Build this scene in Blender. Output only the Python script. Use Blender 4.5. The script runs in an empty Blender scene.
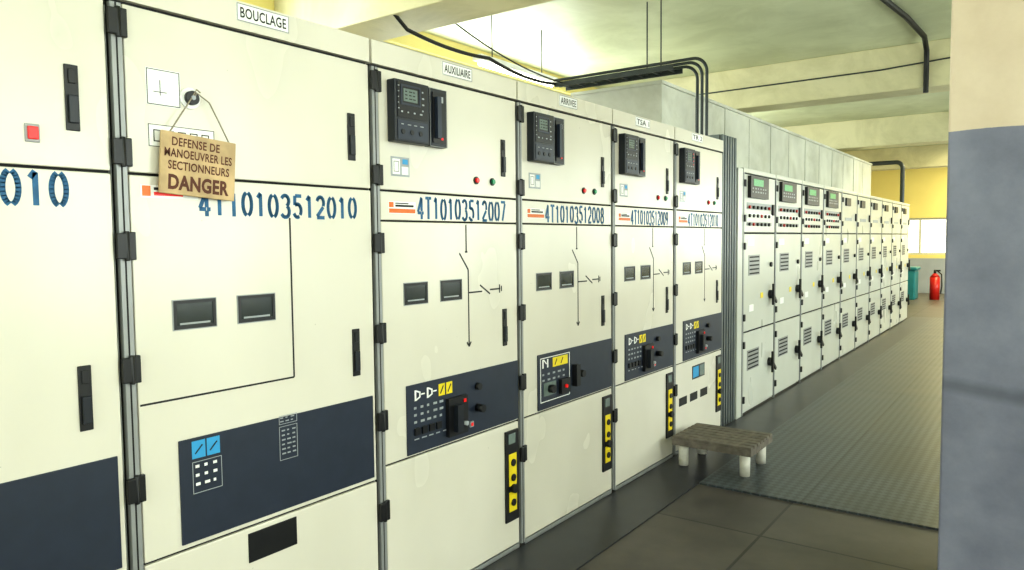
import bpy, bmesh, math, random
from mathutils import Vector, Matrix
random.seed(3)
S=bpy.context.scene
COL=bpy.context.collection
try:
    S.view_settings.view_transform='Standard'
    S.view_settings.look='Medium High Contrast'
    S.view_settings.exposure=-0.30
except Exception: pass

# ------------------------------------------------------------ materials
def lin(c):
    return tuple(((v/255)/12.92 if v/255<=0.04045 else ((v/255+0.055)/1.055)**2.4) for v in c)
def mat(name,rgb,rough=0.5,metal=0.0,var=0.0,scale=4.0,bump=0.0,rgb2=None,emit=0.0,detail=4.0,worn=0.0,stain=0.0):
    m=bpy.data.materials.new(name); m.use_nodes=True
    nt=m.node_tree; n=nt.nodes; L=nt.links
    b=n['Principled BSDF']
    c=lin(rgb)
    b.inputs['Roughness'].default_value=rough
    b.inputs['Metallic'].default_value=metal
    ns=n.new('ShaderNodeTexNoise')
    geo=n.new('ShaderNodeNewGeometry')
    ns.inputs['Scale'].default_value=scale; ns.inputs['Detail'].default_value=detail
    L.new(geo.outputs['Position'],ns.inputs['Vector'])
    ramp=n.new('ShaderNodeValToRGB')
    c2=lin(rgb2) if rgb2 else tuple(v*(1-var) for v in c)
    ramp.color_ramp.elements[0].position=0.35; ramp.color_ramp.elements[1].position=0.65
    ramp.color_ramp.elements[0].color=(*c2,1); ramp.color_ramp.elements[1].color=(*c,1)
    L.new(ns.outputs['Fac'],ramp.inputs['Fac'])
    out=ramp.outputs['Color']
    if stain:
        n4=n.new('ShaderNodeTexNoise');n4.inputs['Scale'].default_value=1.3;n4.inputs['Detail'].default_value=10;n4.inputs['Roughness'].default_value=.68;n4.inputs['Distortion'].default_value=.6
        L.new(geo.outputs['Position'],n4.inputs['Vector'])
        r4=n.new('ShaderNodeValToRGB');r4.color_ramp.elements[0].position=.38;r4.color_ramp.elements[0].color=(1-stain,1-stain,1-stain*1.25,1);r4.color_ramp.elements[1].position=.56
        L.new(n4.outputs['Fac'],r4.inputs[0])
        m4=n.new('ShaderNodeMixRGB');m4.blend_type='MULTIPLY';m4.inputs[0].default_value=1;L.new(out,m4.inputs[1]);L.new(r4.outputs[0],m4.inputs[2]);out=m4.outputs[0]
    if worn:
        # faint, soft hand grime with a few tiny chips
        mp=n.new('ShaderNodeMapping');mp.inputs['Scale'].default_value=(2.4,2.4,1.5);L.new(geo.outputs['Position'],mp.inputs[0])
        n2=n.new('ShaderNodeTexNoise');n2.inputs['Scale'].default_value=1.0;n2.inputs['Detail'].default_value=2.5;n2.inputs['Roughness'].default_value=.45;L.new(mp.outputs[0],n2.inputs['Vector'])
        r2=n.new('ShaderNodeValToRGB');r2.color_ramp.elements[0].position=.28;r2.color_ramp.elements[0].color=(1-worn,1-worn*.97,1-worn*1.15,1);r2.color_ramp.elements[1].position=.65
        L.new(n2.outputs['Fac'],r2.inputs[0])
        m1=n.new('ShaderNodeMixRGB');m1.blend_type='MULTIPLY';m1.inputs[0].default_value=1;L.new(out,m1.inputs[1]);L.new(r2.outputs[0],m1.inputs[2])
        n3=n.new('ShaderNodeTexNoise');n3.inputs['Scale'].default_value=38;n3.inputs['Detail'].default_value=2;L.new(geo.outputs['Position'],n3.inputs['Vector'])
        r3=n.new('ShaderNodeValToRGB');r3.color_ramp.elements[0].position=.77;r3.color_ramp.elements[0].color=(0,0,0,1);r3.color_ramp.elements[1].position=.80;r3.color_ramp.elements[1].color=(.5,.5,.5,1)
        L.new(n3.outputs['Fac'],r3.inputs[0])
        m2=n.new('ShaderNodeMixRGB');L.new(r3.outputs[0],m2.inputs[0]);L.new(m1.outputs[0],m2.inputs[1]);m2.inputs[2].default_value=(*lin((110,104,92)),1)
        out=m2.outputs[0]
        rr=n.new('ShaderNodeMapRange');rr.inputs[3].default_value=rough+.06;rr.inputs[4].default_value=rough-.04;L.new(n2.outputs['Fac'],rr.inputs[0]);L.new(rr.outputs[0],b.inputs['Roughness'])
    L.new(out,b.inputs['Base Color'])
    if bump:
        bp=n.new('ShaderNodeBump'); bp.inputs['Strength'].default_value=bump; bp.inputs['Distance'].default_value=0.01
        L.new(ns.outputs['Fac'],bp.inputs['Height']); L.new(bp.outputs['Normal'],b.inputs['Normal'])
    if emit:
        L.new(ramp.outputs['Color'],b.inputs['Emission Color']); b.inputs['Emission Strength'].default_value=emit
    return m
M={}
M['cream']=mat('cabinet_cream_paint',(224,219,206),0.25,0,0.03,1.2,worn=.07,detail=2)
M['cream2']=mat('cabinet_grey_paint',(208,210,202),0.28,0,0.04,1.5,worn=.08,detail=2)
M['edge']=mat('cabinet_trim_grey',(156,158,158),0.4,0.2,0.1,8)
M['gap']=mat('seam_dark',(18,18,20),0.7,0,0.2,8)
M['black']=mat('black_plastic',(22,23,26),0.42,0,0.2,20)
M['navy']=mat('panel_slate',(42,50,66),0.42,0,0.12,14)
M['navy2']=mat('panel_slate_dark',(28,33,42),0.4,0,0.12,14)
M['glass']=mat('inspection_glass',(46,54,54),0.15,0,0.3,10)
M['screen']=mat('lcd_screen',(116,130,126),0.2,0,0.1,30)
M['white']=mat('white_label',(244,244,242),0.5,0,0.02,20)
M['lgrey']=mat('grey_label',(165,170,174),0.5,0,0.1,30)
M['yellow']=mat('yellow_label',(240,216,36),0.45,0,0.08,20)
M['orange']=mat('orange_label',(230,116,40),0.45,0,0.08,20)
M['cyan']=mat('blue_label',(60,160,215),0.45,0,0.08,20)
M['red']=mat('red_lamp',(220,22,20),0.3,0,0.1,20,emit=0.4)
M['green']=mat('green_lamp',(20,140,90),0.3,0,0.1,20,emit=0.15)
M['greenlcd']=mat('green_display',(50,150,90),0.3,0,0.4,60,emit=0.6)
M['ink']=mat('black_ink',(28,28,30),0.6,0,0.1,20)
M['stencil']=mat('blue_stencil_paint',(40,106,152),0.55,0,0.25,30)
M['brown']=mat('brown_paint',(98,50,28),0.6,0,0.2,30)
M['tan']=mat('weathered_board',(214,184,140),0.65,0,0.3,14,0.2)
M['string']=mat('string_fibre',(150,140,120),0.8,0,0.2,60)
M['frame']=mat('galvanised_frame',(108,116,118),0.45,0.5,0.15,6)
M['conc']=mat('concrete_duct',(208,209,198),0.85,0,0.2,2.2,0.4,detail=9,stain=.15)
M['ceil']=mat('ceiling_paint',(214,217,186),0.5,0,0.10,0.7,0.1,rgb2=(190,194,162),stain=.14)
M['beam']=mat('beam_paint',(216,209,172),0.6,0,0.1,1.0,0.1,stain=.18)
M['wall']=mat('wall_paint_yellow',(230,214,140),0.6,0,0.08,1.0,0.1)
M['mat_dark']=mat('rubber_strip',(44,46,54),0.36,0,0.25,5)
M['stoolwood']=mat('stool_slats_paint',(124,116,106),0.6,0,0.4,18,0.2)
M['stoolleg']=mat('stool_leg_paint',(228,224,212),0.5,0,0.2,18)
M['pipe']=mat('dark_conduit',(66,72,74),0.4,0.4,0.2,10)
M['cable']=mat('black_cable',(26,26,26),0.5,0,0.2,10)
M['teal']=mat('teal_plastic',(30,120,130),0.45,0,0.15,5)
M['redp']=mat('extinguisher_red',(190,30,24),0.35,0,0.1,5)
M['pane']=mat('daylight_pane',(240,255,248),0.3,0,0.02,1,emit=4.5)
M['panew']=mat('daylight_pane_warm',(250,250,240),0.3,0,0.02,1,emit=1.3)
M['winframe']=mat('window_frame_paint',(190,190,182),0.5,0,0.1,5)
M['tube']=mat('fluorescent_tube',(255,252,232),0.3,0,0.0,1,emit=10.0)
M['bluewall']=mat('dado_blue_grey',(160,168,184),0.55,0,0.15,2)

def pillar_mat():
    m=bpy.data.materials.new('pillar_two_tone_paint'); m.use_nodes=True
    nt=m.node_tree;n=nt.nodes;L=nt.links;b=n['Principled BSDF']
    g=n.new('ShaderNodeNewGeometry'); sx=n.new('ShaderNodeSeparateXYZ'); L.new(g.outputs['Position'],sx.inputs[0])
    ns=n.new('ShaderNodeTexNoise'); ns.inputs['Scale'].default_value=3.5; ns.inputs['Detail'].default_value=9;ns.inputs['Roughness'].default_value=.62
    L.new(g.outputs['Position'],ns.inputs['Vector'])
    ad=n.new('ShaderNodeMath');ad.operation='MULTIPLY_ADD';ad.inputs[1].default_value=0.02
    L.new(ns.outputs['Fac'],ad.inputs[0]); L.new(sx.outputs['Z'],ad.inputs[2])
    gt=n.new('ShaderNodeMath');gt.operation='GREATER_THAN';gt.inputs[1].default_value=1.965
    L.new(ad.outputs[0],gt.inputs[0])
    r1=n.new('ShaderNodeValToRGB'); r1.color_ramp.elements[0].position=.3; r1.color_ramp.elements[1].position=.7
    r1.color_ramp.elements[0].color=(*lin((102,104,122)),1); r1.color_ramp.elements[1].color=(*lin((132,134,152)),1)
    r2=n.new('ShaderNodeValToRGB'); r2.color_ramp.elements[0].position=.3; r2.color_ramp.elements[1].position=.7
    r2.color_ramp.elements[0].color=(*lin((196,178,154)),1); r2.color_ramp.elements[1].color=(*lin((214,198,176)),1)
    L.new(ns.outputs['Fac'],r1.inputs[0]);L.new(ns.outputs['Fac'],r2.inputs[0])
    sl=n.new('ShaderNodeMath');sl.operation='MULTIPLY_ADD';sl.inputs[1].default_value=.12;L.new(sx.outputs['X'],sl.inputs[0]);L.new(ad.outputs[0],sl.inputs[2])
    ms=n.new('ShaderNodeMath');ms.operation='SUBTRACT';ms.inputs[1].default_value=1.195;L.new(sl.outputs[0],ms.inputs[0])
    ab=n.new('ShaderNodeMath');ab.operation='ABSOLUTE';L.new(ms.outputs[0],ab.inputs[0])
    sm=n.new('ShaderNodeMapRange');sm.inputs[1].default_value=.008;sm.inputs[2].default_value=.04;sm.inputs[3].default_value=.5;sm.inputs[4].default_value=0;L.new(ab.outputs[0],sm.inputs[0])
    mx0=n.new('ShaderNodeMixRGB');mx0.inputs[2].default_value=(*lin((62,66,80)),1)
    L.new(sm.outputs[0],mx0.inputs[0]);L.new(r1.outputs[0],mx0.inputs[1])
    mx=n.new('ShaderNodeMixRGB');L.new(gt.outputs[0],mx.inputs[0]);L.new(mx0.outputs[0],mx.inputs[1]);L.new(r2.outputs[0],mx.inputs[2])
    L.new(mx.outputs[0],b.inputs['Base Color']);b.inputs['Roughness'].default_value=.55
    bp=n.new('ShaderNodeBump');bp.inputs['Strength'].default_value=.25;bp.inputs['Distance'].default_value=.01
    L.new(ns.outputs['Fac'],bp.inputs['Height']);L.new(bp.outputs[0],b.inputs['Normal'])
    return m
M['pillar']=pillar_mat()
def tile_mat(name,c1,c2,cm,w,h,rough,mortar=0.012,bump=0.3,offset=0.0,fine=None):
    m=bpy.data.materials.new(name); m.use_nodes=True
    nt=m.node_tree;n=nt.nodes;L=nt.links;b=n['Principled BSDF']
    g=n.new('ShaderNodeNewGeometry')
    br=n.new('ShaderNodeTexBrick'); br.offset=offset
    br.inputs['Color1'].default_value=(*lin(c1),1);br.inputs['Color2'].default_value=(*lin(c2),1);br.inputs['Mortar'].default_value=(*lin(cm),1)
    br.inputs['Scale'].default_value=1.0;br.inputs['Brick Width'].default_value=w;br.inputs['Row Height'].default_value=h
    br.inputs['Mortar Size'].default_value=mortar
    L.new(g.outputs['Position'],br.inputs['Vector'])
    ns=n.new('ShaderNodeTexNoise');ns.inputs['Scale'].default_value=2.6;ns.inputs['Detail'].default_value=10;ns.inputs['Roughness'].default_value=.65;L.new(g.outputs['Position'],ns.inputs['Vector'])
    mx=n.new('ShaderNodeMixRGB');mx.blend_type='MULTIPLY';mx.inputs[0].default_value=.85
    rp=n.new('ShaderNodeValToRGB');rp.color_ramp.elements[0].position=.35;rp.color_ramp.elements[0].color=(.45,.45,.45,1);rp.color_ramp.elements[1].position=.65
    L.new(ns.outputs['Fac'],rp.inputs[0]);L.new(br.outputs['Color'],mx.inputs[1]);L.new(rp.outputs[0],mx.inputs[2])
    out=mx.outputs[0]
    hgt=br.outputs['Fac']
    if fine:
        mp=n.new('ShaderNodeMapping');mp.inputs['Rotation'].default_value=(0,0,math.radians(45));L.new(g.outputs['Position'],mp.inputs[0])
        ck=n.new('ShaderNodeTexChecker');ck.inputs['Scale'].default_value=fine
        ck.inputs[1].default_value=(1,1,1,1);ck.inputs[2].default_value=(.5,.5,.5,1);L.new(mp.outputs[0],ck.inputs[0])
        m2=n.new('ShaderNodeMixRGB');m2.blend_type='MULTIPLY';m2.inputs[0].default_value=.85;L.new(out,m2.inputs[1]);L.new(ck.outputs[0],m2.inputs[2]);out=m2.outputs[0]
    L.new(out,b.inputs['Base Color'])
    rr=n.new('ShaderNodeMapRange');rr.inputs[3].default_value=rough-.1;rr.inputs[4].default_value=rough+.15;L.new(ns.outputs['Fac'],rr.inputs[0]);L.new(rr.outputs[0],b.inputs['Roughness'])
    bp=n.new('ShaderNodeBump');bp.invert=True;bp.inputs['Strength'].default_value=bump;bp.inputs['Distance'].default_value=.004;L.new(hgt,bp.inputs['Height']);L.new(bp.outputs[0],b.inputs['Normal'])
    return m
M['floor']=tile_mat('floor_tile_dark',(98,92,87),(86,81,78),(60,58,57),0.95,0.95,0.42,0.008)
M['plate']=tile_mat('ribbed_plate_floor',(90,97,102),(86,93,98),(66,70,73),1.0,2.0,0.36,0.006,0.2,0.0,fine=26)

# ------------------------------------------------------------ mesh helpers
def empty(name,loc=(0,0,0)):
    o=bpy.data.objects.new(name,None); o.location=loc; o.empty_display_size=.1; COL.objects.link(o); return o
class Part:
    def __init__(s,name,parent=None,bevel=0.0,loc=(0,0,0),smooth=False):
        s.n=name;s.p=parent;s.bm=bmesh.new();s.m=[];s.bev=bevel;s.loc=loc;s.smooth=smooth
    def mi(s,k):
        if k not in s.m: s.m.append(k)
        return s.m.index(k)
    def box(s,k,x0,x1,y0,y1,z0,z1):
        i=s.mi(k)
        v=[s.bm.verts.new(p) for p in [(x0,y0,z0),(x1,y0,z0),(x1,y1,z0),(x0,y1,z0),(x0,y0,z1),(x1,y0,z1),(x1,y1,z1),(x0,y1,z1)]]
        for f in [(0,3,2,1),(4,5,6,7),(0,1,5,4),(1,2,6,5),(2,3,7,6),(3,0,4,7)]:
            fc=s.bm.faces.new([v[a] for a in f]); fc.material_index=i
        return s
    def cyl(s,k,a,b,r0,r1=None,seg=16,ring=False):
        i=s.mi(k); a=Vector(a);b=Vector(b);r1=r0 if r1 is None else r1
        ax=(b-a).normalized(); t=Vector((0,0,1)) if abs(ax.z)<.9 else Vector((1,0,0))
        e1=ax.cross(t).normalized();e2=ax.cross(e1)
        A=[];B=[]
        for q in range(seg):
            an=2*math.pi*q/seg; o=e1*math.cos(an)+e2*math.sin(an)
            A.append(s.bm.verts.new(a+o*r0));B.append(s.bm.verts.new(b+o*r1))
        for q in range(seg):
            f=s.bm.faces.new([A[q],A[(q+1)%seg],B[(q+1)%seg],B[q]]);f.material_index=i;f.smooth=True
        f=s.bm.faces.new(A[::-1]);f.material_index=i
        f=s.bm.faces.new(B);f.material_index=i
        return s
    def frame(s,k,x0,x1,y0,y1,z0,z1,w):
        s.box(k,x0,x1,y0,y1,z0,z0+w);s.box(k,x0,x1,y0,y1,z1-w,z1);s.box(k,x0,x1,y0,y0+w,z0+w,z1-w);s.box(k,x0,x1,y1-w,y1,z0+w,z1-w);return s
    def seg(s,k,x0,x1,p,q,w,ext=0.0):
        i=s.mi(k);p=Vector((0,*p));q=Vector((0,*q));d=(q-p).normalized();nrm=Vector((0,-d.z,d.y))*w/2
        p=p-d*ext;q=q+d*ext
        c=[p+nrm,p-nrm,q-nrm,q+nrm]
        a=[s.bm.verts.new((x0,t.y,t.z)) for t in c];b=[s.bm.verts.new((x1,t.y,t.z)) for t in c]
        for f in [(a[3],a[2],a[1],a[0]),tuple(b)]+[(a[j],a[(j+1)%4],b[(j+1)%4],b[j]) for j in range(4)]:
            fc=s.bm.faces.new(f);fc.material_index=i
        return s
    def done(s):
        bmesh.ops.recalc_face_normals(s.bm,faces=s.bm.faces)
        me=bpy.data.meshes.new(s.n);s.bm.to_mesh(me);s.bm.free()
        for k in s.m: me.materials.append(M[k])
        o=bpy.data.objects.new(s.n,me);COL.objects.link(o);o.location=s.loc
        if s.p: o.parent=s.p
        if s.bev:
            b=o.modifiers.new('bevel','BEVEL');b.width=s.bev;b.segments=2;b.limit_method='ANGLE'
        return o
def text(name,body,parent,k,x,y0,y1,z0,z1,bold=0.0):
    cu=bpy.data.curves.new(name,'FONT');cu.body=body;cu.size=1;cu.offset=bold;cu.extrude=0.0
    cu.space_character=1.05;cu.resolution_u=3
    o=bpy.data.objects.new('tmp',cu);COL.objects.link(o)
    bpy.context.view_layer.update()
    me=bpy.data.meshes.new_from_object(o.evaluated_get(bpy.context.evaluated_depsgraph_get()))
    bpy.data.objects.remove(o)
    if not me.vertices: return
    xs=[v.co.x for v in me.vertices];ys=[v.co.y for v in me.vertices]
    ax,bx,ay,by=min(xs),max(xs),min(ys),max(ys)
    for v in me.vertices:
        u=(v.co.x-ax)/(bx-ax);w=(v.co.y-ay)/(by-ay)
        v.co=Vector((x,y0+u*(y1-y0),z0+w*(z1-z0)))
    me.materials.clear();me.materials.append(M[k]);me.name=name
    q=bpy.data.objects.new(name,me);COL.objects.link(q);q.parent=parent
    return q
def arcp(cx,cy,rx,ry,a0,a1,n=7):
    return [(cx+rx*math.cos(math.radians(a0+(a1-a0)*i/n)),cy+ry*math.sin(math.radians(a0+(a1-a0)*i/n))) for i in range(n+1)]
GL={
 '0':[arcp(.5,.5,.42,.5,105,255,10),arcp(.5,.5,.42,.5,75,-75,10)],
 '1':[[(.25,.82),(.5,1)],[(.52,.95),(.52,.0)]],
 'T':[[(.05,1),(.42,1)],[(.58,1),(.95,1)],[(.5,.92),(.5,0)]],
 '4':[[(.62,1),(.08,.34)],[(.05,.28),(.56,.28)],[(.72,.28),(.95,.28)],[(.66,.95),(.66,.38)],[(.66,.2),(.66,0)]],
 '3':[arcp(.45,.75,.4,.25,150,-60,8),arcp(.45,.26,.44,.27,60,-150,8)],
 '5':[[(.3,1),(.88,1)],[(.2,.98),(.18,.58)],arcp(.45,.32,.42,.3,120,-40,8),arcp(.45,.32,.42,.32,-65,-150,4)],
 '2':[arcp(.48,.72,.4,.28,160,-30,8),[(.78,.5),(.12,.08)],[(.1,.0),(.9,.0)]],
 '7':[[(.08,1),(.9,1)],[(.88,.9),(.35,0)]],
 '8':[arcp(.5,.75,.34,.25,100,260,7),arcp(.5,.75,.34,.25,80,-80,7),arcp(.5,.25,.42,.25,100,260,7),arcp(.5,.25,.42,.25,80,-80,7)],
 '9':[arcp(.5,.7,.4,.3,80,-80,7),arcp(.5,.7,.4,.3,100,260,7),[(.88,.62),(.5,0)]],
}
def stencil(name,body,parent,k,x,y0,y1,z0,z1,wt=.011):
    P=Part(name,parent);n=len(body);cw=(y1-y0)/n;gw=cw*.76
    for i,ch in enumerate(body):
        jz=random.uniform(-.0025,.0025)
        for st in GL[ch]:
            for a,b in zip(st[:-1],st[1:]):
                p=(y0+i*cw+a[0]*gw,z0+jz+a[1]*(z1-z0));q=(y0+i*cw+b[0]*gw,z0+jz+b[1]*(z1-z0))
                P.seg(k,0.0,x,p,q,wt,ext=.0015)
    return P.done()
def tube(name,pts,r,k,parent=None,res=4):
    cu=bpy.data.curves.new(name,'CURVE');cu.dimensions='3D';cu.bevel_depth=r;cu.bevel_resolution=res;cu.use_fill_caps=True
    sp=cu.splines.new('POLY');sp.points.add(len(pts)-1)
    for i,p in enumerate(pts): sp.points[i].co=(*p,1)
    cu.materials.append(M[k]);o=bpy.data.objects.new(name,cu);COL.objects.link(o)
    if parent:o.parent=parent
    return o
def arc(c,r,a0,a1,e1,e2,n=8):
    c=Vector(c);e1=Vector(e1);e2=Vector(e2)
    return [tuple(c+e1*r*math.cos(a0+(a1-a0)*i/n)+e2*r*math.sin(a0+(a1-a0)*i/n)) for i in range(n+1)]

# ------------------------------------------------------------ room
def simple(name,k,x0,x1,y0,y1,z0,z1,bev=0):
    return Part(name,None,bev).box(k,x0,x1,y0,y1,z0,z1).done()
XL,XR,YB,YF,ZC=-2.9,4.8,-3.2,23.0,3.6
simple('floor','floor',XL-.2,XR+.2,YB-.2,YF+.2,-.15,0)
simple('ceiling','ceil',XL-.2,XR+.2,YB-.2,YF+.2,ZC,ZC+.15)
def wall_with_holes(name,k,axis,c0,c1,lo,hi,holes,dado=None):
    P=Part(name)
    def bx(a0,a1,z0,z1):
        if axis=='x': P.box(k,c0,c1,a0,a1,z0,z1)
        else: P.box(k,a0,a1,c0,c1,z0,z1)
    a=lo
    for h in sorted(holes):
        bx(a,h[0],0,ZC); bx(h[0],h[1],0,h[2]); bx(h[0],h[1],h[3],ZC); a=h[1]
    bx(a,hi,0,ZC)
    if dado: P.box(dado,lo,hi,c0-.004,c0,0,.95)
    return P.done()
LW=[(0.6,3.4,2.55,3.42),(4.9,8.4,2.55,3.42),(9.9,13.2,2.55,3.42)]
RW=[(-1.6,1.2,1.0,3.0),(2.4,5.2,1.0,3.0),(6.6,9.6,1.0,3.0),(11.0,14.0,1.0,3.0),(16.0,20.0,1.0,3.0)]
FW=[(-1.6,.9,1.05,2.05)]
BW=[(-1.2,3.4,1.0,3.0)]
wall_with_holes('wall_left','wall','x',XL-.2,XL,YB,YF,LW)
wall_with_holes('wall_right','wall','x',XR,XR+.2,YB,YF,RW)
wall_with_holes('wall_far','wall','y',YF,YF+.2,XL,XR,FW,'bluewall')
wall_with_holes('wall_back','wall','y',YB-.2,YB,XL,XR,BW)
wn=[0]
def window(axis,c,h,pane='pane',nm=4):
    wn[0]+=1; e=empty('window_%d'%wn[0])
    P=Part('frame',e);G=Part('glass',e)
    a0,a1,z0,z1=h;w=.05
    def bx(P,k,a0,a1,z0,z1,t):
        if axis=='x': P.box(k,c-t,c+t,a0,a1,z0,z1)
        else: P.box(k,a0,a1,c-t,c+t,z0,z1)
    bx(P,'winframe',a0,a1,z0,z0+w,.03);bx(P,'winframe',a0,a1,z1-w,z1,.03)
    for i in range(nm+1):
        p=a0+(a1-a0-w)*i/nm; bx(P,'winframe',p,p+w,z0+w,z1-w,.03)
    bx(G,pane,a0+.01,a1-.01,z0+.01,z1-.01,.004)
    P.done();G.done()
for h in LW: window('x',XL-.1,h)
for h in RW: window('x',XR+.1,h)
for h in FW: window('y',YF+.1,h,'panew',3)
for h in BW: window('y',YB-.1,h)
for i,(y0,y1) in enumerate([(-1.35,-.9),(3.75,4.2),(9.0,9.4),(14.2,14.6),(19.2,19.6)]):
    simple('ceiling_beam','beam',XL,XR,y0,y1,3.12,ZC,.01)
simple('concrete_pillar','pillar',1.80,2.45,3.34,3.95,0,3.12,.008)
simple('concrete_pillar','pillar',-2.88,-2.5,3.75,4.2,0,3.12,.008)

simple('ribbed_floor_plate','plate',.38,1.95,4.40,16.0,0,.012)
simple('rubber_floor_strip','mat_dark',.015,.375,-2.5,16.0,0,.008)

# ------------------------------------------------------------ front switchgear
def handle(P,y0,y1,z0,z1,x=0.0):
    P.box('black',x,x+.006,y0,y1,z0,z1)
    P.box('navy2',x+.006,x+.014,y0+.006,y1-.006,z0+.02,z0+.02+(z1-z0)*.42)
    P.box('black',x+.006,x+.010,y0+.008,y1-.008,z1-.05,z1-.012)
def glyphs(P,x,y0,z0,cols,rows,dy,dz,k='lgrey',w=.010,h=.006):
    for c in range(cols):
        for r in range(rows):
            ww=w*random.uniform(.5,1.1)
            P.box(k,x,x+.0012,y0+c*dy,y0+c*dy+ww,z0-r*dz,z0-r*dz+h)
def std_cabinet(Y0,W,code=None,wide=False,cap=None,kind=2,first=False):
    e=empty('switchgear_cabinet',(0,Y0,0))
    mid0=.655 if not wide else .61
    B=Part('body',e,.003)
    B.box('cream2',-1.25,-.03,.004,W-.004,0.0,2.22)
    B.box('gap',-.03,-.014,.006,W-.006,0.02,2.3)
    B.box('edge',-.014,.004,.004,.034,.015,2.225)
    B.box('gap',.004,.0045,.016,.021,.015,2.225)
    B.box('cream',-1.25,.006,.004,W-.004,2.236,2.325)
    B.box('edge',-.014,.001,.04,W-.006,.0,.022)
    B.done()
    D=Part('doors',e,.003)
    y0,y1=.040,W-.006
    D.box('cream',-.014,0,y0,y1,1.756,2.226)
    if wide: D.box('cream',-.014,0,y0,y1,mid0,1.748)
    else:
        D.box('cream',-.014,0,y0,y1,1.636,1.748)
        D.box('cream',-.014,0,y0,y1,mid0,1.629)
    D.box('cream',-.014,0,y0,y1,.028,mid0-.008)
    D.done()
    H=Part('hinges',e,.003)
    for z in (2.17,1.81,1.545,1.19,.84,.475):
        H.box('black',.004,.018,-.008,.018,z-.036,z+.036)
        H.box('black',.0,.014,.022,.046,z-.04,z+.04)
        H.cyl('black',(.012,.020,z-.042),(.012,.020,z+.042),.008,seg=10)
    H.done()
    K=Part('door_handles',e,.002)
    hy=(W-.13,W-.098) if not wide else (W-.118,W-.083)
    handle(K,*hy,1.855,2.03); handle(K,*hy,1.04,1.22)
    K.done()
    G=Part('inspection_windows',e)
    wy=(.16,.385) if not wide else (.155,.375)
    for a in wy:
        G.frame('edge',0,.003,a-.003,a+.143,1.287,1.381,.003)
        G.frame('black',0,.004,a,a+.14,1.29,1.378,.010)
        G.box('glass',0,.002,a+.006,a+.134,1.296,1.372)
        G.box('lgrey',.002,.0025,a+.02,a+.12,1.303,1.309)
    G.done()
    P=Part('control_panel',e,.002)
    if wide: P.box('navy',0,.006,.155,W-.022,.625,.95)
    else: P.box('navy',0,.006,.16,W-.010,.662,.955)
    P.done()
    if cap:
        Cc=Part('name_plate',e);Cc.box('white',.006,.009,cap[1],cap[2],2.262,2.318);Cc.frame('edge',.009,.0095,cap[1],cap[2],2.262,2.318,.003);Cc.done()
        text('name_text',cap[0],e,'ink',.0098,cap[1]+.012,cap[2]-.012,2.273,2.307,0.014)
    if code:
        if wide:
            if first: stencil('stencil_code',code,e,'stencil',.0012,.13,.868,1.652,1.738,.014)
            else: stencil('stencil_code',code,e,'stencil',.0012,.252,.905,1.638,1.712,.0125)
        else: stencil('stencil_code',code,e,'stencil',.0012,.25,W-.085,1.645,1.732,.0125)
    T=Part('labels',e)
    if wide:
        if not first:
            T.box('white',0,.0010,.070,.25,1.685,1.722)
            T.box('orange',0.001,.0016,.075,.10,1.69,1.72);T.box('ink',0.001,.0016,.11,.235,1.708,1.716);T.box('red',0.001,.0016,.11,.20,1.692,1.702)
    else:
        sc=.15
        T.box('white',0,.0010,.082,.085+sc+.003,1.662,1.711)
        T.box('orange',0.001,.0016,.085,.085+.025,1.687,1.708);T.box('orange',0.001,.0016,.085,.085+sc,1.665,1.682)
        T.box('ink',0.001,.0016,.085+.035,.085+sc-.01,1.690,1.698);T.box('ink',0.001,.0016,.085+.035,.085+sc-.04,1.702,1.706)
        T.box('lgrey',0,.0012,.10,.205,1.812,1.89)
        T.box('white',.0012,.002,.108,.15,1.82,1.882)
        T.box('cyan',.0012,.002,.165,.195,1.862,1.882)
        T.box('white',.0012,.002,.16,.198,1.82,1.852)
        T.frame('ink',.002,.0023,.115,.143,1.83,1.872,.002)
        T.cyl('black',(0,.64,1.825),(.005,.64,1.825),.018);T.cyl('red',(.005,.64,1.825),(.014,.64,1.825),.011)
        T.cyl('black',(0,.76,1.825),(.005,.76,1.825),.018);T.cyl('green',(.005,.76,1.825),(.014,.76,1.825),.011)
    T.done()
    if not wide:
        Rr=Part('protection_relay',e,.004)
        sx=.92 if kind==2 else .86
        a=.085
        Rr.box('navy2',0,.045,a,a+.215*sx,1.945,2.188)
        Rr.done()
        Rq=Part('test_module',e,.004)
        Rq.box('navy2',0,.036,a+.228*sx,a+.345*sx,1.945,2.186)
        Rq.done()
        R2=Part('relay_face',e)
        f=.0455
        R2.box('black',f,f+.002,a+.012,a+.2*sx,2.04,2.178)
        R2.frame('navy',f+.002,f+.004,a+.03,a+.155*sx,2.09,2.17,.008)
        R2.box('screen',f+.002,f+.003,a+.045,a+.135*sx,2.105,2.155)
        glyphs(R2,f+.003,a+.055,2.142,3,3,.022,.014,'ink',.016,.004)
        glyphs(R2,f+.002,a+.014,2.16,1,5,.02,.022,'lgrey',.008,.004)
        glyphs(R2,f+.002,a+.165*sx,2.15,1,4,.02,.025,'red' if kind==5 else 'lgrey',.012,.006)
        R2.box('navy',f,f+.002,a+.012,a+.2*sx,1.955,2.03)
        for j in range(3): R2.cyl('black',(f+.002,a+.04+.055*j*sx,1.985),(f+.005,a+.04+.055*j*sx,1.985),.010,seg=12)
        glyphs(R2,f+.002,a+.03,2.012,4,1,.036,.02,'lgrey',.02,.004)
        glyphs(R2,f+.002,a+.03,2.06,4,1,.036,.02,'lgrey',.014,.006)
        R2.box('black',.0365,.040,a+.245*sx,a+.33*sx,1.96,2.17)
        R2.frame('edge',.0365,.0375,a+.228*sx,a+.345*sx,1.945,2.186,.002)
        R2.box('navy',.040,.056,a+.258*sx,a+.285*sx,1.98,2.15)
        R2.box('lgrey',.040,.041,a+.296*sx,a+.315*sx,2.13,2.155)
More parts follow.
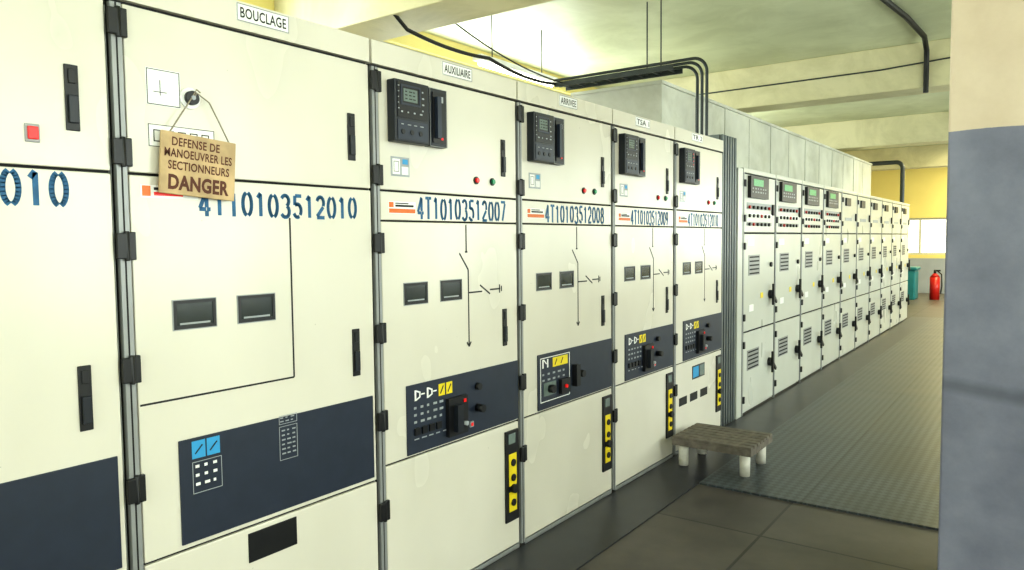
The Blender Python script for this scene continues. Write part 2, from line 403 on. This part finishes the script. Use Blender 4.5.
        R2.box('red',.040,.042,a+.298*sx,a+.312*sx,1.975,1.985)
        R2.done()
        m=Part('mimic_diagram',e);w=.007;x0,x1=0,.0012;c=.575
        m.seg('ink',x0,x1,(c-.012,1.622),(c-.012,1.50),w)
        m.seg('ink',x0,x1,(c-.06,1.495),(c,1.42),w)
        m.seg('ink',x0,x1,(c,1.42),(c,1.075),w)
        m.seg('ink',x0,x1,(c-.02,1.50),(c-.004,1.50),w)
        m.seg('ink',x0,x1,(c,1.315),(c+.10,1.315),w)
        m.seg('ink',x0,x1,(c+.085,1.345),(c+.16,1.30),w)
        m.seg('ink',x0,x1,(c+.16,1.32),(c+.24,1.32),w)
        m.seg('ink',x0,x1,(c+.235,1.30),(c+.235,1.34),w)
        m.seg('ink',x0,x1,(c+.25,1.307),(c+.25,1.333),w)
        m.seg('ink',x0,x1,(c-.015,1.09),(c,1.07),w);m.seg('ink',x0,x1,(c+.015,1.09),(c,1.07),w)
        m.done()
        q=Part('control_items',e);x=.0065
        if kind in (2,4,5):
            for yb in (.205,.28):
                q.box('white',x,x+.001,yb,yb+.01,.885,.93);q.seg('white',x,x+.001,(yb+.008,.927),(yb+.03,.918),.007);q.seg('white',x,x+.001,(yb+.008,.888),(yb+.03,.897),.007);q.box('white',x,x+.001,yb+.028,yb+.036,.895,.92)
                q.seg('white',x,x+.001,(yb+.04,.908),(yb+.062,.908),.006)
            q.box('yellow',x,x+.001,.355,.395,.880,.932);q.box('yellow',x,x+.001,.405,.445,.880,.932);q.seg('ink',x+.001,x+.002,(.365,.89),(.385,.922),.006);q.seg('ink',x+.001,x+.002,(.415,.89),(.435,.922),.006)
            glyphs(q,x,.20,.85,5,3,.04,.03,'lgrey',.022,.010)
            for j in range(4):
                q.box('black',x,x+.008,.20+.045*j,.23+.045*j,.74,.77)
            glyphs(q,x,.20,.72,5,1,.045,.03,'lgrey',.03,.005)
            q.box('black',x,x+.02,.40,.53,.69,.86);q.box('navy2',x+.02,x+.045,.43,.47,.71,.83);q.box('red',x+.02,x+.024,.50,.515,.83,.845)
            q.cyl('black',(x,.62,.88),(x+.02,.62,.88),.016);q.cyl('black',(x,.62,.78),(x+.04,.62,.78),.018);q.cyl('lgrey',(x+.02,.49,.74),(x+.05,.49,.74),.010)
            q.box('lgrey',x,x+.008,.56,.585,.70,.725);q.box('red',x+.008,x+.01,.565,.58,.705,.72)
        else:
            q.frame('white',x,x+.002,.18,.47,.70,.935,.004)
            q.box('yellow',x,x+.001,.30,.45,.875,.925);q.seg('ink',x+.001,x+.002,(.32,.885),(.34,.915),.006);q.seg('ink',x+.001,x+.002,(.38,.885),(.40,.915),.006)
            q.box('white',x,x+.001,.20,.212,.88,.925);q.box('white',x,x+.001,.245,.257,.88,.925);q.seg('white',x,x+.001,(.212,.925),(.24,.90),.007)
            glyphs(q,x,.20,.84,5,2,.05,.03,'lgrey',.03,.010)
            q.box('screen',x,x+.002,.21,.33,.73,.80)
            q.cyl('black',(x,.27,.765),(x+.03,.27,.765),.022);q.box('black',x,x+.02,.36,.45,.72,.80);q.cyl('red',(x+.02,.40,.76),(x+.03,.40,.76),.010)
            q.box('black',x,x+.03,.50,.54,.74,.86);q.cyl('black',(x,.58,.80),(x+.03,.58,.80),.02)
        q.done()
        I=Part('interlock',e,.002)
        a0,a1=W-.125,W-.018
        I.box('black',0,.010,a0,a1,.16,.615)
        I.box('yellow',.010,.013,a0+.022,a1-.022,.21,.31);I.box('yellow',.010,.013,a0+.022,a1-.022,.34,.50)
        I.box('screen',.010,.013,a0+.02,a1-.03,.55,.60)
        for z in (.255,.38,.455): I.cyl('black',(.013,(a0+a1)/2,z),(.020,(a0+a1)/2,z),.018)
        I.cyl('black',(.010,(a0+a1)/2,.325),(.03,(a0+a1)/2,.325),.022)
        I.done()
        if kind==5:
            Lb=Part('lower_labels',e)
            Lb.box('black',0,.003,.34,.58,.50,.60);Lb.box('cyan',.003,.004,.35,.46,.51,.59);Lb.box('screen',.003,.004,.48,.57,.51,.59)
            for j in range(3): Lb.box('ink',0,.002,.10+.2*j,.24+.2*j,.34,.40)
            Lb.done()
    else:
        q=Part('control_items',e);x=.0065
        q.box('cyan',x,x+.001,.195,.24,.885,.94);q.box('cyan',x,x+.001,.245,.29,.885,.94)
        q.seg('ink',x+.001,x+.002,(.205,.90),(.23,.925),.004);q.seg('ink',x+.001,x+.002,(.255,.90),(.28,.925),.004)
        q.frame('lgrey',x,x+.001,.195,.295,.775,.875,.002)
        glyphs(q,x,.205,.855,3,3,.03,.028,'white',.016,.009)
        q.frame('lgrey',x,x+.001,.515,.59,.925,.955,.002);glyphs(q,x,.52,.945,3,2,.022,.012,'lgrey',.016,.004)
        q.frame('lgrey',x,x+.001,.515,.59,.80,.918,.002);glyphs(q,x,.525,.90,3,6,.022,.016,'lgrey',.016,.005)
        q.done()
        Lb=Part('lower_vent',e,.002);Lb.box('black',0,.004,.385,.58,.485,.585);Lb.done()
        m=Part('seam_lines',e)
        m.seg('ink',0,.0012,(.588,1.635),(.588,1.08),.006);m.seg('ink',0,.0012,(.045,1.08),(.588,1.08),.006)
        m.done()
        if first:
            Lm=Part('indicator',e,.002)
            Lm.box('edge',0,.005,W-.218,W-.183,1.815,1.862);Lm.box('red',.005,.012,W-.213,W-.188,1.822,1.855)
            Lm.done()
        else:
            Lm=Part('gauge_label',e)
            Lm.box('white',0,.002,.098,.203,1.955,2.062);Lm.frame('ink',.002,.0026,.100,.201,1.957,2.060,.0022)
            Lm.seg('ink',.002,.0026,(.12,1.995),(.16,1.995),.002);Lm.seg('ink',.002,.0026,(.14,1.985),(.14,2.03),.002)
            Lm.box('white',0,.0015,.10,.31,1.835,1.90);Lm.frame('ink',.0015,.002,.10,.31,1.835,1.90,.002)
            for j in range(5): Lm.frame('ink',.0015,.002,.115+.038*j,.14+.038*j,1.85,1.885,.003)
            Lm.cyl('white',(0,.232,1.99),(.008,.232,1.99),.032,seg=24);Lm.cyl('black',(.008,.232,1.99),(.022,.232,1.99),.021,seg=20)
            Lm.cyl('lgrey',(.022,.232,1.99),(.026,.232,1.99),.007)
            Lm.done()
    return e
std_cabinet(-.92,.975,'4T10103512010',True,None,first=True)
std_cabinet(.06,.975,'4T10103512010',True,None,first=True)
std_cabinet(1.04,.975,'4T10103512010',True,('BOUCLAGE',.40,.60))
std_cabinet(2.02,.96,'4T10103512007',False,('AUXILIAIRE',.41,.61),2)
std_cabinet(2.985,.97,'4T10103512008',False,('ARRIVEE',.38,.56),3)
std_cabinet(3.96,.90,'4T10103512009',False,('TSA 1',.30,.50),4)
std_cabinet(4.865,.945,'4T10103512010',False,('TR 2',.30,.50),5)

# danger sign hanging from the key knob
ds=empty('danger_sign',(0.0,1.280,1.784))
P=Part('board',ds,.002);P.box('tan',.020,.030,-.122,.122,-.093,.090);P.done()
text('sign_text_line_1','DEFENSE DE',ds,'brown',.031,-.090,.065,.050,.076,.02)
text('sign_text_line_2','MANOEUVRER LES',ds,'brown',.031,-.112,.108,.016,.042,.02)
text('sign_text_line_3','SECTIONNEURS',ds,'brown',.031,-.100,.100,-.020,.006,.02)
text('sign_text_line_4','DANGER',ds,'brown',.031,-.098,.100,-.080,-.034,.04)
tube('string_left',[(.026,-.10,.08),(.024,-.03,.20),(.022,-.012,.232),(.022,-.000,.225)],.0022,'string',ds)
tube('string_right',[(.026,.105,.08),(.024,.03,.20),(.022,-.012,.222),(.022,-.02,.20)],.0022,'string',ds)
ds.rotation_euler=(math.radians(-4),0,0)

# ------------------------------------------------------------ end frame between the rows
e=empty('cable_chase_frame',(0,5.815,0))
P=Part('ribbed_cover',e,.002)
P.box('frame',-1.2,-.03,0,.36,0,2.38)
for j in range(6): P.box('frame',-.03,-.005,.01+.058*j,.045+.058*j,0,2.38)
P.box('gap',-.031,-.028,0,.36,0,2.38)
P.done()

# ------------------------------------------------------------ far low-voltage row
def vent(P,y0,y1,z0,z1,n):
    P.box('edge',0,.004,y0,y1,z0,z1)
    for j in range(n):
        z=z0+(z1-z0)*(j+.5)/n
        P.box('gap',.004,.006,y0+.02,y1-.02,z-.22*(z1-z0)/n,z+.15*(z1-z0)/n)
def far_cab(i,Y0,W):
    e=empty('control_cabinet',(0,Y0,0))
    B=Part('body',e,.003)
    B.box('cream2',-1.2,-.03,.004,W-.004,0,2.14);B.box('gap',-.03,-.016,.006,W-.006,.02,2.13)
    B.box('edge',-.016,.004,.004,.03,.0,2.14);B.box('cream2',-.03,.005,.004,W-.004,2.11,2.15)
    B.done()
    D=Part('doors',e,.004)
    D.box('cream2',-.016,0,.045,W-.012,1.60,2.10)
    D.box('cream2',-.016,0,.045,W-.012,.735,1.585)
    D.box('cream2',-.016,0,.045,W-.012,.03,.72)
    D.done()
    H=Part('hinges_and_handles',e,.003)
    for z in (2.02,1.72,1.48,.86,.62,.14):
        H.box('black',0,.018,.014,.045,z-.03,z+.03)
    H.box('black',0,.02,W-.12,W-.08,1.76,1.86)
    for (z0,z1) in ((.92,1.12),(.28,.48)):
        zc=(z0+z1)/2
        H.cyl('black',(0,W-.16,zc),(.03,W-.16,zc),.04)
        H.box('black',.03,.05,W-.175,W-.145,z0,z1)
        H.seg('black',.03,.045,(W-.16,zc),(W-.05,z0+.02),.03)
    H.cyl('black',(0,W-.14,1.30),(.02,W-.14,1.30),.022)
    H.done()
    F=Part('door_fittings',e,.001)
    if i<4:
        F.box('black',0,.03,.12,.62,1.90,2.09)
        F.box('greenlcd',.03,.032,.19,.46,2.005,2.065)
        glyphs(F,.03,.16,1.975,6,2,.07,.03,'lgrey',.045,.014)
        F.box('lgrey',0,.003,.10,.80,1.80,1.86)
        for r,z in enumerate((1.82,1.745,1.67)):
            F.box('white' if r%2 else 'edge',.0,.004,.10,.80,z-.012,z+.022)
            for c in range(6): F.cyl('black' if (c+r*2)%5 else 'redp',(.004,.15+.11*c,z),(.02,.15+.11*c,z),.015,seg=8)
    else:
        F.box('black',0,.02,.2,.45,1.95,2.05)
        F.box('lgrey',0,.003,.2,.6,1.76,1.80)
    vent(F,.16,.46,1.22,1.40,5)
    vent(F,.14,.46,.38,.56,5)
    F.box('white',0,.003,.12,.30,1.48,1.54);F.box('yellow',0,.003,.5,.57,1.0,1.05)
    F.box('white',0,.003,.18,.30,.90,.96)
    F.done()
for i in range(10):
    far_cab(i,6.30+.925*i,.92)
P=Part('row_end_trim',None,.002);P.box('cream2',-1.2,.0,6.18,6.298,0,2.14);P.done()

# concrete duct on top of the far row
e=empty('concrete_cable_duct',(0,0,0))
P=Part('casing',e,.01)
P.box('conc',-1.62,-.71,6.19,15.8,2.155,2.93)
for j in range(6): P.box('conc',-.71,-.700,6.19+1.6*j,6.23+1.6*j,2.155,2.935)
for j in range(6): P.box('gap',-.711,-.7085,6.99+1.6*j,6.997+1.6*j,2.155,2.92)
P.box('conc',-1.64,-.69,6.18,15.81,2.93,2.96)
P.done()

# conduits from duct over the front row, resting on a cable ladder
e=empty('conduit_bundle')
for j in range(3):
    o=.055*j
    y=5.90+.05*j; z=3.03-o*.3; xe=-.17-o*1.1
    pts=[(-1.65,y,z),(xe-.12,y,z)]+arc((xe-.12,y,z-.12),.12,math.pi/2,0,(1,0,0),(0,0,1))+[(xe,y,2.385)]
    tube('conduit_%d'%j,pts,.013,'pipe',e)
for x in (-.75,-.62): tube('hanger_rod',[(x,6.0,2.98),(x,6.0,3.6)],.006,'pipe',e)
P=Part('cable_ladder',e)
P.box('pipe',-1.62,-.45,5.865,5.872,2.96,3.0);P.box('pipe',-1.62,-.45,6.06,6.067,2.96,3.0)
for j in range(8): P.box('pipe',-1.58+.15*j,-1.56+.15*j,5.872,6.06,2.975,2.985)
P.done()
def sag(a,b,s,n=16):
    a=Vector(a);b=Vector(b)
    return [tuple(a.lerp(b,i/n)-Vector((0,0,4*s*(i/n)*(1-i/n)))) for i in range(n+1)]
tube('overhead_cable',[(-1.6,3.76,3.14)]+sag((-1.6,3.9,3.05),(-1.6,4.85,3.03),.03)+sag((-1.6,4.85,3.03),(-1.62,6.0,3.01),.05)[1:],.014,'cable')
tube('overhead_cable',sag((-1.5,4.2,3.2),(-1.55,6.0,3.0),.07),.006,'cable')
tube('ceiling_cable',[(.85,5.2,3.585),(.87,6.6,3.58),(1.0,7.8,3.575),(1.05,8.6,3.56),(1.03,8.96,3.50),(1.03,8.965,3.3),(1.03,8.96,3.06)],.026,'cable')
tube('beam_conduit',[(XL+.02,8.985,3.34),(.6,8.985,3.36),(1.7,8.985,3.42)],.008,'pipe')
tube('far_drop_pipe',[(-.9,15.9,2.97),(-.3,15.9,2.97)]+arc((-.3,15.9,2.85),.12,math.pi/2,0,(1,0,0),(0,0,1))+[(-.18,15.9,0)],.04,'pipe')

# ------------------------------------------------------------ stool
e=empty('wooden_step_stool',(.36,4.86,0))
P=Part('top',e,.003)
n=7
for j in range(n):
    y=-.23+.46*j/n
    P.box('stoolwood',-.27,.27,y+.004,y+.46/n-.012,.195,.215)
P.box('stoolwood',-.27,-.235,-.225,.225,.155,.195);P.box('stoolwood',.235,.27,-.225,.225,.155,.195);P.box('stoolwood',-.235,.235,-.225,-.195,.155,.195);P.box('stoolwood',-.235,.235,.195,.225,.155,.195)
P.done()
P=Part('legs',e)
for x in (-.21,.21):
    for y in (-.165,.165): P.cyl('stoolleg',(x,y,.012),(x,y,.155),.032,.034)
P.done()

# ------------------------------------------------------------ far things
e=empty('storage_bin',(-.75,20.6,0))
P=Part('tub',e,.03);P.box('teal',-.45,.25,-.3,.3,0,.72);P.box('teal',-.49,.29,-.34,.34,.72,.80);P.done()
e=empty('fire_extinguisher',(-.12,20.7,0))
P=Part('cylinder',e);P.cyl('redp',(0,0,0),(0,0,.55),.11);P.cyl('redp',(0,0,.55),(0,0,.64),.11,.04);P.cyl('black',(0,0,.64),(0,0,.72),.03);P.box('black',-.02,.12,-.02,.02,.69,.73);P.done()
tube('hose',[(.05,0,.70),(.14,0,.62),(.15,0,.35),(.13,0,.15)],.015,'cable',e)

# hanging fluorescent batten behind the front row
e=empty('fluorescent_batten',(-1.95,5.75,0))
Part('housing',e,.004).box('white',-.05,.05,-.62,.62,3.12,3.17).done()
Part('tube_lamp',e).cyl('tube',(0,-.58,3.098),(0,.58,3.098),.02).done()
for yy in (-.4,.4): tube('suspension',[(0,yy,3.17),(0,yy,3.6)],.005,'pipe',e)

# ------------------------------------------------------------ lights
def area(name,loc,rot,sx,sy,power,col):
    l=bpy.data.lights.new(name,'AREA');l.shape='RECTANGLE';l.size=sx;l.size_y=sy;l.energy=power;l.color=col
    o=bpy.data.objects.new(name,l);o.location=loc;o.rotation_euler=rot;COL.objects.link(o);return o
cool=(.95,1.0,.98);warm=(1.0,.9,.5)
for h,p in zip(RW,(60,74,64,70,150)):
    area('daylight_right',(XR-.02,(h[0]+h[1])/2,(h[2]+h[3])/2),(0,math.radians(90),0),h[3]-h[2],h[1]-h[0],p,cool)
for h in LW:
    area('daylight_left',(XL+.02,(h[0]+h[1])/2,(h[2]+h[3])/2),(0,math.radians(-90),0),h[3]-h[2],h[1]-h[0],62,cool)
for h in BW:
    area('daylight_back',((h[0]+h[1])/2,YB+.02,(h[2]+h[3])/2),(math.radians(90),0,0),h[1]-h[0],h[3]-h[2],42,cool)
area('lamp_far',(1.0,17.0,3.5),(0,0,0),.3,4,160,warm)
area('lamp_far',(1.0,21.0,3.5),(0,0,0),.3,3,200,warm)

w=bpy.data.worlds.new('World');S.world=w;w.use_nodes=True
w.node_tree.nodes['Background'].inputs[0].default_value=(.8,.9,.85,1);w.node_tree.nodes['Background'].inputs[1].default_value=.6

# ------------------------------------------------------------ camera
F=740
d=Vector((538/F,50/F,-1)).normalized()
ux=-0.01
u=Vector((ux,1,538/F*ux+50/F)).normalized()
r=d.cross(u)
Rm=Matrix((r,d,u)).to_4x4()
cam=bpy.data.cameras.new('camera');cam.sensor_width=36;cam.lens=F/1024*36;cam.clip_start=.05
co=bpy.data.objects.new('camera',cam);COL.objects.link(co)
co.matrix_world=Matrix.Translation((2.13,0,1.55))@Rm
S.camera=co
